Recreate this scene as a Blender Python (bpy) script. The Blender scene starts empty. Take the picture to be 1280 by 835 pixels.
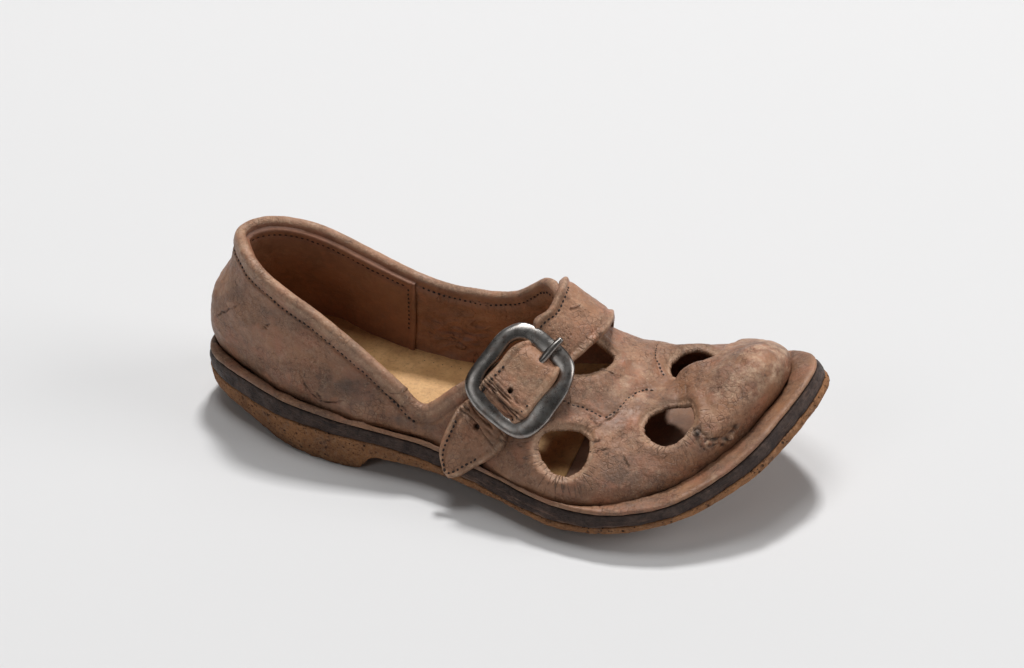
import bpy, math, random
import numpy as np
from mathutils import Vector, kdtree

random.seed(4)
RNG = np.random.default_rng(11)
SC = bpy.context.scene
CM = 0.01

# ------------------------------------------------------------------ camera
ELEV = math.radians(35)
cam_d = bpy.data.cameras.new('camera')
cam = bpy.data.objects.new('camera', cam_d)
SC.collection.objects.link(cam)
cam_d.sensor_width = 36
cam_d.lens = 33 * 110 / 1280 * 36
cam_d.clip_start = 0.05
cam_d.clip_end = 100
cam.location = (0, -1.10 * math.cos(ELEV), 0.03 + 1.10 * math.sin(ELEV))
cam.rotation_euler = (math.pi / 2 - ELEV, 0, 0)
SC.camera = cam
SC.render.resolution_x, SC.render.resolution_y = 1024, 668

# ------------------------------------------------------------------ studio light
world = bpy.data.worlds.new('World')
SC.world = world
world.use_nodes = True
bg = world.node_tree.nodes['Background']
bg.inputs[0].default_value = (1.0, 1.0, 1.0, 1)
bg.inputs[1].default_value = 0.06


def area(name, loc, target, size, power, col=(1, 1, 1), size_y=None):
    d = bpy.data.lights.new(name, 'AREA')
    d.energy = power
    d.color = col
    d.size = size
    if size_y:
        d.shape = 'RECTANGLE'
        d.size_y = size_y
    o = bpy.data.objects.new(name, d)
    SC.collection.objects.link(o)
    o.location = loc
    o.rotation_euler = (Vector(target) - Vector(loc)).to_track_quat('-Z', 'Y').to_euler()
    return o


area('key_softbox', (0.30, 1.38, 3.20), (0, 0, 0), 0.42, 90.0, (1, 0.995, 0.99))       # behind and above the shoe: the main shadow
area('top_softbox', (-0.20, 0.15, 2.60), (0, 0, 0), 0.90, 19.0, (1, 0.995, 0.99))
area('side_softbox', (3.90, -0.60, 2.20), (0, 0, 0), 2.5, 76.0, (1, 0.995, 0.99))      # from the right: lights the ground under the lifted toe
area('added_fill', (-1.9, -2.1, 2.1), (0, 0, 0), 1.4, 9.0)  # unseen front-left fill, added to brighten the insole


SC.view_settings.view_transform = 'Standard'
SC.view_settings.look = 'None'
SC.view_settings.exposure = 0
SC.view_settings.gamma = 1
SC.render.engine = 'CYCLES'


# ------------------------------------------------------------------ numeric helpers
def nspline(t, v, tq):
    """natural cubic spline, v (n,d)"""
    t = np.asarray(t, float); v = np.asarray(v, float)
    if v.ndim == 1:
        v = v[:, None]
    n = len(t); h = np.diff(t)
    A = np.zeros((n, n)); B = np.zeros((n, v.shape[1]))
    A[0, 0] = A[-1, -1] = 1
    for i in range(1, n - 1):
        A[i, i - 1] = h[i - 1]; A[i, i] = 2 * (h[i - 1] + h[i]); A[i, i + 1] = h[i]
        B[i] = 6 * ((v[i + 1] - v[i]) / h[i] - (v[i] - v[i - 1]) / h[i - 1])
    m = np.linalg.solve(A, B)
    tq = np.asarray(tq, float)
    k = np.clip(np.searchsorted(t, tq) - 1, 0, n - 2)
    d = (tq - t[k])[:, None]; hk = h[k][:, None]
    return v[k] + d * ((v[k + 1] - v[k]) / hk - hk * (2 * m[k] + m[k + 1]) / 6) + d ** 2 * m[k] / 2 + d ** 3 * (m[k + 1] - m[k]) / (6 * hk)


def curve(pts, n):
    pts = np.asarray(pts, float)
    L = np.r_[0, np.cumsum(np.linalg.norm(np.diff(pts, axis=0), axis=1) ** 0.7)]
    d = nspline(L, pts, np.linspace(0, L[-1], 12 * len(pts)))
    return resample(d, n)


def resample(d, n):
    L = np.r_[0, np.cumsum(np.linalg.norm(np.diff(d, axis=0), axis=1))]
    q = np.linspace(0, L[-1], n)
    return np.stack([np.interp(q, L, d[:, i]) for i in range(d.shape[1])], 1)


def closed(pts, n, smooth=0):
    pts = np.asarray(pts, float); m = len(pts)
    p = np.vstack([pts[-4:], pts, pts[:4]])
    L = np.r_[0, np.cumsum(np.linalg.norm(np.diff(p, axis=0), axis=1) ** 0.7)]
    d = nspline(L, p, np.linspace(L[4], L[4 + m], 14 * m + 1))
    r = resample(d, n + 1)[:-1]
    for _ in range(smooth):
        r = .5 * r + .25 * (np.roll(r, 1, 0) + np.roll(r, -1, 0))
    return r


def smoothstep(a, b, x):
    t = np.clip((x - a) / (b - a), 0, 1)
    return t * t * (3 - 2 * t)


def gnoise(P, freq, seed=0):
    """3D gradient noise about -1..1"""
    P = np.asarray(P) * freq + seed * 17.37
    I = np.floor(P).astype(np.int64); F = P - I
    U = F * F * F * (F * (F * 6 - 15) + 10)
    out = np.zeros(len(P))
    for dx in (0, 1):
        for dy in (0, 1):
            for dz in (0, 1):
                h = (I[:, 0] + dx) * 374761393 + (I[:, 1] + dy) * 668265263 + (I[:, 2] + dz) * 2147483647 + seed * 1274126177
                h = (h ^ (h >> 13)) * 1274126177 & 0xFFFFFFFF
                h = (h ^ (h >> 16)) * 73244475 & 0xFFFFFFFF
                a = (h & 1023) / 1023 * 2 * np.pi; zz = ((h >> 10) & 1023) / 1023 * 2 - 1
                r = np.sqrt(1 - zz * zz)
                g = r * np.cos(a) * (F[:, 0] - dx) + r * np.sin(a) * (F[:, 1] - dy) + zz * (F[:, 2] - dz)
                w = (U[:, 0] if dx else 1 - U[:, 0]) * (U[:, 1] if dy else 1 - U[:, 1]) * (U[:, 2] if dz else 1 - U[:, 2])
                out += w * g
    return out * 1.6


def fbm(P, freq, oct=4, seed=0, gain=.5):
    s = 0; a = 1
    for i in range(oct):
        s = s + a * gnoise(P, freq * 2.03 ** i, seed + i); a *= gain
    return s


def vnormals(V, T):
    fn = np.cross(V[T[:, 1]] - V[T[:, 0]], V[T[:, 2]] - V[T[:, 0]])
    N = np.zeros_like(V)
    for i in range(3):
        for c in range(3):
            N[:, c] += np.bincount(T[:, i], fn[:, c], len(V))
    return N / np.maximum(np.linalg.norm(N, axis=1, keepdims=True), 1e-12)


def grid_tris(idx):
    """idx (r,c) vertex indices -> triangles"""
    a = idx[:-1, :-1].ravel(); b = idx[:-1, 1:].ravel(); c = idx[1:, 1:].ravel(); d = idx[1:, :-1].ravel()
    T = np.vstack([np.c_[a, b, c], np.c_[a, c, d]])
    ok = (T[:, 0] != T[:, 1]) & (T[:, 1] != T[:, 2]) & (T[:, 0] != T[:, 2])
    return T[ok]


def polydist(P, L, chunk=20000):
    """distance of points P to polyline L, and arclength position"""
    a = L[:-1]; ab = L[1:] - a; l2 = (ab ** 2).sum(1) + 1e-12
    S = np.r_[0, np.cumsum(np.sqrt(l2))][:-1]
    D = np.empty(len(P)); A = np.empty(len(P))
    for i in range(0, len(P), chunk):
        p = P[i:i + chunk]
        t = np.clip(((p[:, None] - a) * ab).sum(2) / l2, 0, 1)
        d = ((p[:, None] - (a + t[..., None] * ab)) ** 2).sum(2)
        k = d.argmin(1); r = np.arange(len(p))
        D[i:i + chunk] = np.sqrt(d[r, k]); A[i:i + chunk] = S[k] + t[r, k] * np.sqrt(l2[k])
    return D, A


def pip(Q, L):
    """points in polygon"""
    x, y = Q[:, 0], Q[:, 1]; c = np.zeros(len(Q), bool)
    for (x0, y0), (x1, y1) in zip(L, np.roll(L, -1, 0)):
        if y0 == y1:
            continue
        m = ((y0 > y) != (y1 > y)) & (x < (x1 - x0) * (y - y0) / (y1 - y0) + x0)
        c ^= m
    return c


def make_obj(name, V, F, mats, parent=None, smooth=True, attrs=None, mi=None):
    """V in cm (shoe frame), F (n,3) or (n,4)"""
    me = bpy.data.meshes.new(name)
    F = np.asarray(F, np.int32); k = F.shape[1]
    me.vertices.add(len(V)); me.vertices.foreach_set('co', (np.asarray(V, np.float32) * CM).ravel())
    me.loops.add(F.size); me.loops.foreach_set('vertex_index', F.ravel())
    me.polygons.add(len(F))
    me.polygons.foreach_set('loop_start', np.arange(0, F.size, k, dtype=np.int32))
    if mi is not None:
        me.polygons.foreach_set('material_index', np.asarray(mi, np.int32))
    me.polygons.foreach_set('use_smooth', np.full(len(F), smooth))
    for m in mats:
        me.materials.append(m)
    for an, av in (attrs or {}).items():
        at = me.attributes.new(an, 'FLOAT', 'POINT')
        at.data.foreach_set('value', np.asarray(av, np.float32))
    me.update(calc_edges=True); me.validate()
    o = bpy.data.objects.new(name, me)
    SC.collection.objects.link(o)
    if parent:
        o.parent = parent
    return o


# ------------------------------------------------------------------ materials
class NT:
    def __init__(s, name):
        s.m = bpy.data.materials.new(name); s.m.use_nodes = True
        s.t = s.m.node_tree; s.t.nodes.clear()
        s.out = s.n('ShaderNodeOutputMaterial'); s.b = s.n('ShaderNodeBsdfPrincipled')
        s.l(s.b.outputs[0], s.out.inputs[0])
        tc = s.n('ShaderNodeTexCoord'); mp = s.n('ShaderNodeMapping'); mp.inputs['Scale'].default_value = (100, 100, 100)
        s.l(tc.outputs['Object'], mp.inputs[0]); s.co = mp.outputs[0]      # centimetres

    def n(s, ty, **kw):
        x = s.t.nodes.new(ty)
        for k, v in kw.items():
            setattr(x, k, v)
        return x

    def l(s, a, b): s.t.links.new(a, b)

    def noise(s, scale, detail=4, rough=.55, co=None, dist=0):
        x = s.n('ShaderNodeTexNoise'); x.inputs['Scale'].default_value = scale; x.inputs['Detail'].default_value = detail
        x.inputs['Roughness'].default_value = rough; x.inputs['Distortion'].default_value = dist
        s.l(co or s.co, x.inputs['Vector']); return x.outputs['Fac']

    def voro(s, scale, feature='F1', co=None):
        x = s.n('ShaderNodeTexVoronoi', feature=feature); x.inputs['Scale'].default_value = scale
        s.l(co or s.co, x.inputs['Vector']); return x.outputs['Distance']

    def ramp(s, v, stops):
        x = s.n('ShaderNodeValToRGB'); e = x.color_ramp.elements
        while len(e) < len(stops):
            e.new(.5)
        for q, (p, c) in zip(e, stops):
            q.position = p; q.color = (c, c, c, 1) if np.isscalar(c) else (*c, 1)
        s.l(v, x.inputs[0]); return x.outputs[0]

    def mix(s, f, a, b, mode='MIX'):
        x = s.n('ShaderNodeMix', data_type='RGBA', blend_type=mode)
        for i, v in ((0, f), (6, a), (7, b)):
            if hasattr(v, 'links'):
                s.l(v, x.inputs[i])
            elif i == 0:
                x.inputs[0].default_value = v
            else:
                x.inputs[i].default_value = (*v, 1)
        return x.outputs[2]

    def math(s, op, a, b=0.0, clamp=False):
        x = s.n('ShaderNodeMath', operation=op, use_clamp=clamp)
        for i, v in enumerate((a, b)):
            if hasattr(v, 'links'):
                s.l(v, x.inputs[i])
            else:
                x.inputs[i].default_value = v
        return x.outputs[0]

    def attr(s, name):
        x = s.n('ShaderNodeAttribute', attribute_name=name); return x.outputs['Fac']

    def comb(s, a, b, c=0.0):
        x = s.n('ShaderNodeCombineXYZ')
        for i, v in enumerate((a, b, c)):
            if hasattr(v, 'links'):
                s.l(v, x.inputs[i])
            else:
                x.inputs[i].default_value = v
        return x.outputs[0]

    def bump(s, h, dist, strength=1.0, prev=None):
        x = s.n('ShaderNodeBump'); x.inputs['Distance'].default_value = dist; x.inputs['Strength'].default_value = strength
        s.l(h, x.inputs['Height'])
        if prev:
            s.l(prev, x.inputs['Normal'])
        return x.outputs[0]

    def done(s, col=None, rough=.6, nrm=None, metal=0, spec=.5):
        if col is not None:
            if hasattr(col, 'links'):
                s.l(col, s.b.inputs['Base Color'])
            else:
                s.b.inputs['Base Color'].default_value = (*col, 1)
        if hasattr(rough, 'links'):
            s.l(rough, s.b.inputs['Roughness'])
        else:
            s.b.inputs['Roughness'].default_value = rough
        s.b.inputs['Metallic'].default_value = metal
        s.b.inputs['Specular IOR Level'].default_value = spec
        if nrm:
            s.l(nrm, s.b.inputs['Normal'])
        return s.m


def leather(name, base, dark, red, pale, fine=1.0, attrs=True, grain=1.0):
    m = NT(name)
    g = lambda v, lo, hi, a=0.0, b=1.0: m.ramp(v, [(lo, a), (hi, b)])
    blk = tuple(x * .20 for x in dark)
    c = m.mix(g(m.noise(.6, 5, .65), .40, .60), base, dark)
    c = m.mix(g(m.noise(1.2, 6, .6, dist=.4), .48, .68, 0, .85), c, red)
    grey = tuple(.6 * x + .4 * sum(dark) / 3 for x in dark)
    c = m.mix(g(m.noise(.9, 6, .72, dist=.6), .55, .70, 0, .5), c, grey)
    c = m.mix(g(m.noise(1.6, 6, .7, dist=.3), .55, .75, 0, .5), c, pale)
    # smooth satin skin, with scuffed patches of dark pores and pale tips
    pt = g(m.noise(.75, 5, .6), .42, .62, .18, 1)
    c = m.mix(m.math('MULTIPLY', g(m.noise(6.5, 5, .78), .32, .50, .80 * grain, 0), pt), c, blk)
    c = m.mix(m.math('MULTIPLY', g(m.noise(9, 5, .78), .55, .70, 0, .8 * grain), pt), c, pale)
    c = m.mix(m.math('MULTIPLY', g(m.voro(7.5), .03, .18, .7 * grain, 0), pt), c, blk)
    h = m.math('ADD', m.math('MULTIPLY', m.math('MULTIPLY', m.noise(9, 5, .8), 1.6), pt), m.math('MULTIPLY', m.noise(2.6, 4, .5), .7))
    h = m.math('ADD', h, m.math('MULTIPLY', g(m.voro(7.5), .02, .22), .25))
    # dry craquelure in patches
    wco = m.n('ShaderNodeMix', data_type='VECTOR'); wco.inputs[0].default_value = .15
    nv = m.n('ShaderNodeTexNoise'); nv.inputs['Scale'].default_value = 4.0; nv.inputs['Detail'].default_value = 4
    m.l(m.co, nv.inputs['Vector']); m.l(m.co, wco.inputs[4]); m.l(nv.outputs['Color'], wco.inputs[5])
    web = g(m.voro(5.5, 'DISTANCE_TO_EDGE', wco.outputs[1]), .0, .075, 1, 0)
    web = m.math('MULTIPLY', web, g(m.noise(.9, 5, .65), .47, .60))
    c = m.mix(m.math('MULTIPLY', web, .40 * grain), c, blk)
    h = m.math('SUBTRACT', h, m.math('MULTIPLY', web, .38 * grain))
    if attrs:
        spk = m.math('MULTIPLY', g(m.voro(5.5), .06, .16, .9, 0), g(m.attr('wear_lit'), .15, .45))
        c = m.mix(spk, c, tuple(min(1, x * 1.15) for x in pale))
        w = m.math('MULTIPLY', m.attr('wear_lit'), g(m.noise(5, 6, .8), .38, .58, .15, 1))
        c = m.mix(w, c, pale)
        c = m.mix(m.math('MULTIPLY', m.attr('dirt_shade'), .60), c, (.075, .054, .043))
        co = m.comb(m.attr('rad_u'), m.math('MULTIPLY', m.attr('rad_d'), .16), 0)
        cr = m.voro(6.0, 'DISTANCE_TO_EDGE', co)
        msk = m.math('MULTIPLY', m.attr('radial'), g(m.noise(2.0, 3), .46, .58))
        crk = m.math('MULTIPLY', g(cr, .0, .085, .9, 0), msk)
        crk = m.math('MAXIMUM', crk, m.attr('crack'), True)
        c = m.mix(m.math('MULTIPLY', crk, .85), c, tuple(x * .5 for x in blk))
        h = m.math('SUBTRACT', h, m.math('MULTIPLY', crk, .7))
    nm = m.bump(h, .00062 * fine, .8)
    r = g(m.noise(2.2, 5, .65), .3, .7, .36, .56)
    return m.done(c, r, nm, spec=.5)


M_upper = leather('worn_brown_leather', (.370, .182, .099), (.215, .110, .064), (.390, .163, .088), (.59, .395, .262))
M_strap = leather('strap_leather', (.39, .195, .108), (.225, .118, .068), (.43, .182, .095), (.60, .41, .27))
M_lining = leather('lining_leather', (.40, .200, .120), (.27, .132, .080), (.41, .185, .112), (.50, .30, .20), .8, attrs=False, grain=.6)
M_heel = leather('heel_lining_leather', (.290, .132, .074), (.205, .094, .054), (.32, .138, .080), (.36, .195, .125), .4, attrs=False, grain=.3)
M_welt = leather('welt_leather', (.33, .165, .088), (.19, .10, .060), (.37, .165, .092), (.56, .37, .235), 1.0, attrs=False)


def mk_insole():
    m = NT('tan_insole_leather')
    c = m.mix(m.ramp(m.noise(.8, 5), [(.35, 0), (.65, 1)]), (.74, .45, .20), (.60, .34, .14))
    c = m.mix(m.ramp(m.noise(2, 6, .75), [(.5, 0), (.72, .6)]), c, (.42, .21, .095))
    c = m.mix(m.ramp(m.noise(7, 5, .78), [(.33, .5), (.5, 0)]), c, (.30, .15, .06))
    return m.done(c, .5, m.bump(m.noise(7, 5, .75), .0004, .6), spec=.4)


def mk_rand():
    m = NT('dark_rand_edge')
    co = m.comb(m.attr('ring_u'), m.math('MULTIPLY', m.attr('ring_v'), 5))
    c = m.mix(m.ramp(m.noise(1.2, 6, .7), [(.42, 0), (.6, 1)]), (.042, .026, .022), (.092, .060, .048))
    c = m.mix(m.ramp(m.noise(6, 5, .78), [(.35, .7), (.5, 0)]), c, (.010, .008, .008))
    st = m.ramp(m.noise(1.3, 6, .78, co), [(.54, 0), (.66, .9)])
    c = m.mix(m.math('MULTIPLY', st, m.ramp(m.noise(.5, 4), [(.42, .15), (.6, .8)])), c, (.20, .115, .08))
    v = m.math('ABSOLUTE', m.math('SUBTRACT', m.math('DIVIDE', m.attr('ring_v'), 1.2), .5))
    c = m.mix(m.ramp(v, [(.33, 0), (.40, .9)]), c, (.012, .009, .008))
    peel = m.math('MULTIPLY', m.ramp(m.noise(.9, 6, .75, co), [(.52, 0), (.58, 1)]), m.ramp(m.attr('ring_v'), [(.45, 0), (.62, 1)]))
    peel = m.math('MULTIPLY', peel, m.ramp(m.noise(.35, 2), [(.50, 0), (.58, .85)]))
    c = m.mix(peel, c, (.21, .125, .09))
    return m.done(c, m.ramp(m.noise(4, 4), [(.3, .34), (.7, .6)]), m.bump(m.math('ADD', m.noise(2.5, 5, .7, co), m.noise(8, 5, .75)), .0009, .8), spec=.25)


def mk_sole():
    m = NT('crumbly_crepe_sole')
    c = m.mix(m.ramp(m.noise(1.1, 6, .7), [(.38, 0), (.62, 1)]), (.42, .195, .085), (.27, .125, .058))
    c = m.mix(m.ramp(m.noise(5, 5, .78), [(.50, 0), (.66, .8)]), c, (.42, .235, .13))
    c = m.mix(m.ramp(m.noise(1.6, 6, .75), [(.54, 0), (.68, .6)]), c, (.15, .10, .075))
    p = m.math('MAXIMUM', m.ramp(m.voro(3.2), [(.06, 1), (.21, 0)]), m.ramp(m.voro(6), [(.09, .95), (.23, 0)]))
    p = m.math('MULTIPLY', p, m.ramp(m.noise(1.3, 4), [(.40, .1), (.55, 1)]))
    c = m.mix(p, c, (.045, .026, .018))
    c = m.mix(m.ramp(m.noise(9, 4, .8), [(.34, .8), (.47, 0)]), c, (.07, .04, .026))
    h = m.math('SUBTRACT', m.noise(7, 5, .8), m.math('MULTIPLY', p, 1.3))
    return m.done(c, .85, m.bump(h, .0012, .9), spec=.25)


def mk_metal():
    m = NT('tarnished_steel')
    t = m.ramp(m.noise(1.4, 5, .65), [(.40, 0), (.64, 1)])
    c = m.mix(t, (.39, .37, .35), (.23, .212, .198))
    rust = m.ramp(m.noise(1.1, 7, .78, dist=.6), [(.51, 0), (.62, .6)])
    c = m.mix(rust, c, (.20, .125, .095))
    c = m.mix(m.ramp(m.voro(7), [(.04, .55), (.14, 0)]), c, (.05, .042, .04))
    r = m.ramp(m.noise(3, 5, .7), [(.35, .25), (.65, .36)])
    return m.done(c, r, m.bump(m.noise(7, 5, .75), .00010, .35), metal=1)


def mk_flat(name, col, rough=.8):
    m = NT(name)
    return m.done(m.mix(m.noise(8, 3), col, tuple(x * .6 for x in col)), rough)


def mk_paper():
    m = NT('white_backdrop_paper')
    c = m.mix(m.noise(.05, 3), (.682, .682, .686), (.675, .675, .679))
    return m.done(c, .9, m.bump(m.noise(25, 3), .00006, .25), spec=.1)


M_insole, M_rand, M_sole, M_metal = mk_insole(), mk_rand(), mk_sole(), mk_metal()
M_thread = mk_flat('dark_thread', (.028, .016, .012))
M_sock = leather('brown_forefoot_lining', (.33, .19, .125), (.24, .135, .09), (.35, .18, .11), (.42, .27, .18), .6, attrs=False, grain=.4)

# ------------------------------------------------------------------ backdrop: a paper sweep
def backdrop():
    prof = [(-160, 0), (260, 0)] + [(260 + 60 * math.sin(a), 60 - 60 * math.cos(a)) for a in np.linspace(.1, math.pi / 2, 10)] + [(320, 220)]
    V = []; F = []
    for y, z in prof:
        V += [(-260, y, z), (260, y, z)]
    for i in range(len(prof) - 1):
        F.append((2 * i, 2 * i + 1, 2 * i + 3, 2 * i + 2))
    o = make_obj('backdrop', np.array(V, float), F, [mk_paper()])
    o['kind'] = 'structure'; o['label'] = 'seamless pale grey paper sweep under and behind the shoe'


backdrop()

# ------------------------------------------------------------------ the shoe
shoe = bpy.data.objects.new('strap_shoe', None)
SC.collection.objects.link(shoe)
shoe.rotation_euler = (0, 0, math.radians(-20))
shoe['label'] = 'worn brown leather strap shoe with round cut-outs and a steel buckle, toe curling up'
shoe['category'] = 'shoe'

# height of the welt top along the (slightly oblique) length of the shoe
FZ = np.array([(-13, 2.3), (-11.5, 2.3), (-6, 2.16), (-4.5, 2.06), (-3, 1.95), (-1.5, 1.85), (0, 1.74), (1.9, 1.62), (3.8, 1.57), (5, 1.64), (5.9, 1.77), (6.95, 1.97),
               (7.8, 2.25), (8.6, 2.6), (9.4, 3.03), (10, 3.45), (10.5, 3.82), (11.06, 4.25), (11.83, 4.84), (13, 5.7)])
_xs = np.linspace(-13, 13, 1000); _zs = np.interp(_xs, *FZ.T)
for _ in range(400):
    _zs[1:-1] = .5 * _zs[1:-1] + .25 * (_zs[2:] + _zs[:-2])
_gs = np.gradient(_zs, _xs)


def fz(x, y): return np.interp(x + .15 * y, _xs, _zs)
def fslope(x, y): return np.interp(x + .15 * y, _xs, _gs)


WELT_NEAR = [(-11.02, -3.32), (-10.64, -4.07), (-10.0, -4.55), (-9.06, -5.0), (-8.04, -5.45), (-7.24, -5.76), (-6.33, -6.0), (-5.62, -6.11), (-4.95, -6.2), (-4.06, -6.22), (-3.18, -6.2),
             (-2.14, -6.17), (-1.18, -6.22), (-.4, -6.36), (.3, -6.51), (.92, -6.66), (2.1, -6.96), (2.98, -7.25), (3.85, -7.49), (4.93, -7.63), (6.15, -7.59), (7.01, -7.4), (8.0, -7.03),
             (8.8, -6.53), (9.49, -5.92), (10.17, -5.2), (10.69, -4.49), (11.07, -3.72), (11.47, -2.68), (11.80, -1.69), (11.93, -.73)]
WELT_FAR = [(11.78, -.05), (11.4, .5), (10.75, 1.05), (9.9, 1.5), (9, 1.85), (8, 2.08), (7, 2.22), (5.7, 2.05), (4.6, 1.75), (3.5, 1.35), (2.4, .85), (1.4, .35), (.4, -.05), (-.6, -.38), (-1.6, -.55),
            (-2.6, -.62), (-3.6, -.6), (-4.7, -.42), (-5.9, -.1), (-7.3, .22), (-8.6, .1), (-9.6, -.4), (-10.4, -1.15), (-10.9, -2.1)]
NR = 1100
ring = closed(WELT_NEAR + WELT_FAR, NR, 60)


def ring_frame(r):
    t = np.roll(r, -1, 0) - np.roll(r, 1, 0); t /= np.linalg.norm(t, axis=1, keepdims=True)
    out = np.c_[t[:, 1], -t[:, 0]]                      # counter-clockwise ring -> outward
    g = fslope(r[:, 0], r[:, 1])
    up = np.c_[-g, -.15 * g, np.ones(len(r))]; up /= np.linalg.norm(up, axis=1, keepdims=True)
    o3 = np.c_[out, np.zeros(len(r))]
    o3 = o3 - up * (o3 * up).sum(1, keepdims=True); o3 /= np.linalg.norm(o3, axis=1, keepdims=True)
    return up, o3


UP, OUT = ring_frame(ring)
RB = np.c_[ring, fz(ring[:, 0], ring[:, 1])]             # outer top edge of the welt
RU = np.r_[0, np.cumsum(np.linalg.norm(np.diff(RB, axis=0), axis=1))]
X, Y = ring[:, 0], ring[:, 1]
XO = X + .15 * Y


def ringpt(o, d): return RB + OUT * np.reshape(o, (-1, 1)) - UP * np.reshape(d, (-1, 1))


def stack(name, rows, mat, cap_top=False, cap_bot=None, ns=(.02, 2.5), seed=1):
    rows = [r + (OUT * ((gnoise(r, ns[1], seed) + .6 * gnoise(r, ns[1] * 3, seed + 5)) * ns[0])[:, None]) for r in rows]
    k = len(rows); V = np.vstack(rows); V[:, 2] = np.maximum(V[:, 2], .012); idx = np.arange(k * NR).reshape(k, NR); idx = np.c_[idx, idx[:, :1]]
    T = grid_tris(idx[::-1])
    u = np.tile(RU, k); v = np.repeat(np.arange(k) * .1, NR)
    return make_obj(name, V, T, [mat], shoe, attrs={'ring_u': u, 'ring_v': v})


def bykeys(keys, q=None): k = np.array(keys, float); return np.interp(XO if q is None else q, k[:, 0], k[:, 1])


# thickness of the dark band and of the sole below it, along the length
T_RAND = bykeys([(-12, .62), (-9, .78), (-6, .68), (-4, .58), (-2, .66), (0, .64), (1.5, .72), (3, .7), (5, .56), (7, .48), (9, .5), (11, .56), (13, .55)])
T_WELT = .10
Z_SOLE = bykeys([(-12, 0), (-5.0, 0.0), (-4.75, .05), (-4.35, .55), (-4.1, .66), (-2, .66), (-.5, .64), (1, .55), (3, .44), (4, .46), (5, .58)])
T_SOLE_TOE = bykeys([(3, .36), (5, .36), (7, .32), (9, .33), (11, .36), (13, .34)])

D0 = T_WELT; D1 = T_WELT + T_RAND
rr = [ringpt(-.3, D0 - .005), ringpt(-.06, D0 + .02), ringpt(-.01, D0 + .05)]
for q in np.linspace(.15, .85, 7):
    rr.append(ringpt(.02 * math.sin(q * math.pi) + .01, D0 + .04 + (D1 - D0 - .08) * q))
rr += [ringpt(.0, D1 - .04), ringpt(-.04, D1 - .005), ringpt(-.3, D1)]
stack('rand', rr, M_rand, ns=(.045, 1.1), seed=8)

# crepe sole: sides, heel breast, underside
zt = (ringpt(0, D1))[:, 2]
heelish = 1 - smoothstep(2.5, 4.5, XO)
rear = 1 - smoothstep(-10.5, -5.5, X)
dn_toe = T_SOLE_TOE
rows = [ringpt(-.3, D1 - .01), ringpt(-.03, D1 + .0), ringpt(.01, D1 + .04)]
for q in np.linspace(.12, 1, 12):
    toe = ringpt(.015 * math.sin(q * math.pi) - .16 * q ** 4, D1 + .04 + (dn_toe - .04) * q)
    b = ringpt(.02 * math.sin(q * math.pi), D1)
    inset = (.10 + .42 * rear) * q ** 2.2
    b = RB + OUT * (.02 * np.sin(q * math.pi) - inset)[:, None]
    b[:, 2] = zt - .04 + (Z_SOLE + .22 * rear ** 2 - zt + .04) * q
    rows.append(b * heelish[:, None] + toe * (1 - heelish)[:, None])
last = rows[-1]
cy = np.interp(last[:, 0], [-11, -8, -4, -1, 2, 5, 8, 11.5], [-2.9, -2.8, -3.2, -3.4, -3.3, -2.8, -2.5, -1.2])
for q in (.06, .15, .3, .6, 1.0):
    r = last.copy(); r[:, 1] += (cy - r[:, 1]) * q
    r[:, 0] += np.where(X > 9.5, -1, np.where(X < -9.5, 1, 0)) * q * .3
    flat = np.where(XO < -4.8, 0.0, np.interp(XO, [-4.8, -4.4, -1, 1, 2.5, 4.5], [0, .55, .6, .4, .03, .12]))
    zc = np.where(XO < 4.5, flat, last[:, 2] - .3)
    r[:, 2] = last[:, 2] + (np.minimum(zc, last[:, 2]) - last[:, 2]) * min(1, q * 2.2)
    rows.append(r)
stack('sole', rows, M_sole, ns=(.035, 2.2), seed=14)

# ------------------------------------------------------------------ upper
# columns from the back of the heel (0) to the tip of the toe (24); each has a foot F on the welt and a top T on the
# topline (0..13) or on the ridge of the vamp (13..24)
FN = [(-10.80, -2.9), (-10.45, -3.65), (-9.4, -4.3), (-7.5, -5.25), (-5.8, -5.7), (-4.2, -5.95), (-2.9, -5.95), (-1.9, -5.97), (-1.2, -5.97), (-.4, -6.1), (.5, -6.3), (1.4, -6.6), (2.2, -6.9),
      (3.0, -7.16), (4.0, -7.36), (5.1, -7.32), (6.15, -7.02), (7.34, -6.4), (8.1, -5.85), (8.85, -5.1), (9.5, -4.35), (10.1, -3.5), (10.55, -2.6), (10.85, -1.7), (10.97, -.9)]
FF = [(-10.80, -2.9), (-10.35, -1.75), (-9.3, -.75), (-7.3, -.1), (-5.9, -.42), (-4.7, -.72), (-3.6, -.9), (-2.6, -.92), (-1.8, -.86), (-1, -.72), (-.1, -.42), (.8, -.05), (1.7, .42),
      (2.6, .88), (3.6, 1.25), (4.7, 1.55), (5.7, 1.75), (6.7, 1.85), (7.6, 1.85), (8.5, 1.75), (9.3, 1.5), (10, 1.1), (10.5, .6), (10.83, 0), (10.97, -.9)]
TN = [(-9.95, -2.75, 7.12), (-9.6, -3.45, 7.05), (-8.75, -4.3, 6.8), (-7.3, -4.9, 6.27), (-5.5, -5.2, 5.5), (-3.8, -5.45, 4.52), (-2.4, -5.63, 3.6), (-1.65, -5.7, 3.02), (-1.05, -5.65, 3.15),
      (-.2, -5.45, 3.95), (.8, -5.05, 4.75), (1.75, -4.35, 5.42), (2.5, -3.3, 6.1), (3.0, -2.25, 6.62), (3.65, -2.2, 5.55), (4.5, -2.2, 4.6), (5.6, -2.25, 4.12), (6.6, -2.25, 3.95), (7.4, -2.15, 4.38),
      (8.2, -2, 4.92), (8.9, -1.9, 5.3), (9.4, -1.8, 5.52), (9.7, -1.75, 5.6), (9.85, -1.7, 5.62), (9.92, -1.65, 5.62)]
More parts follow.
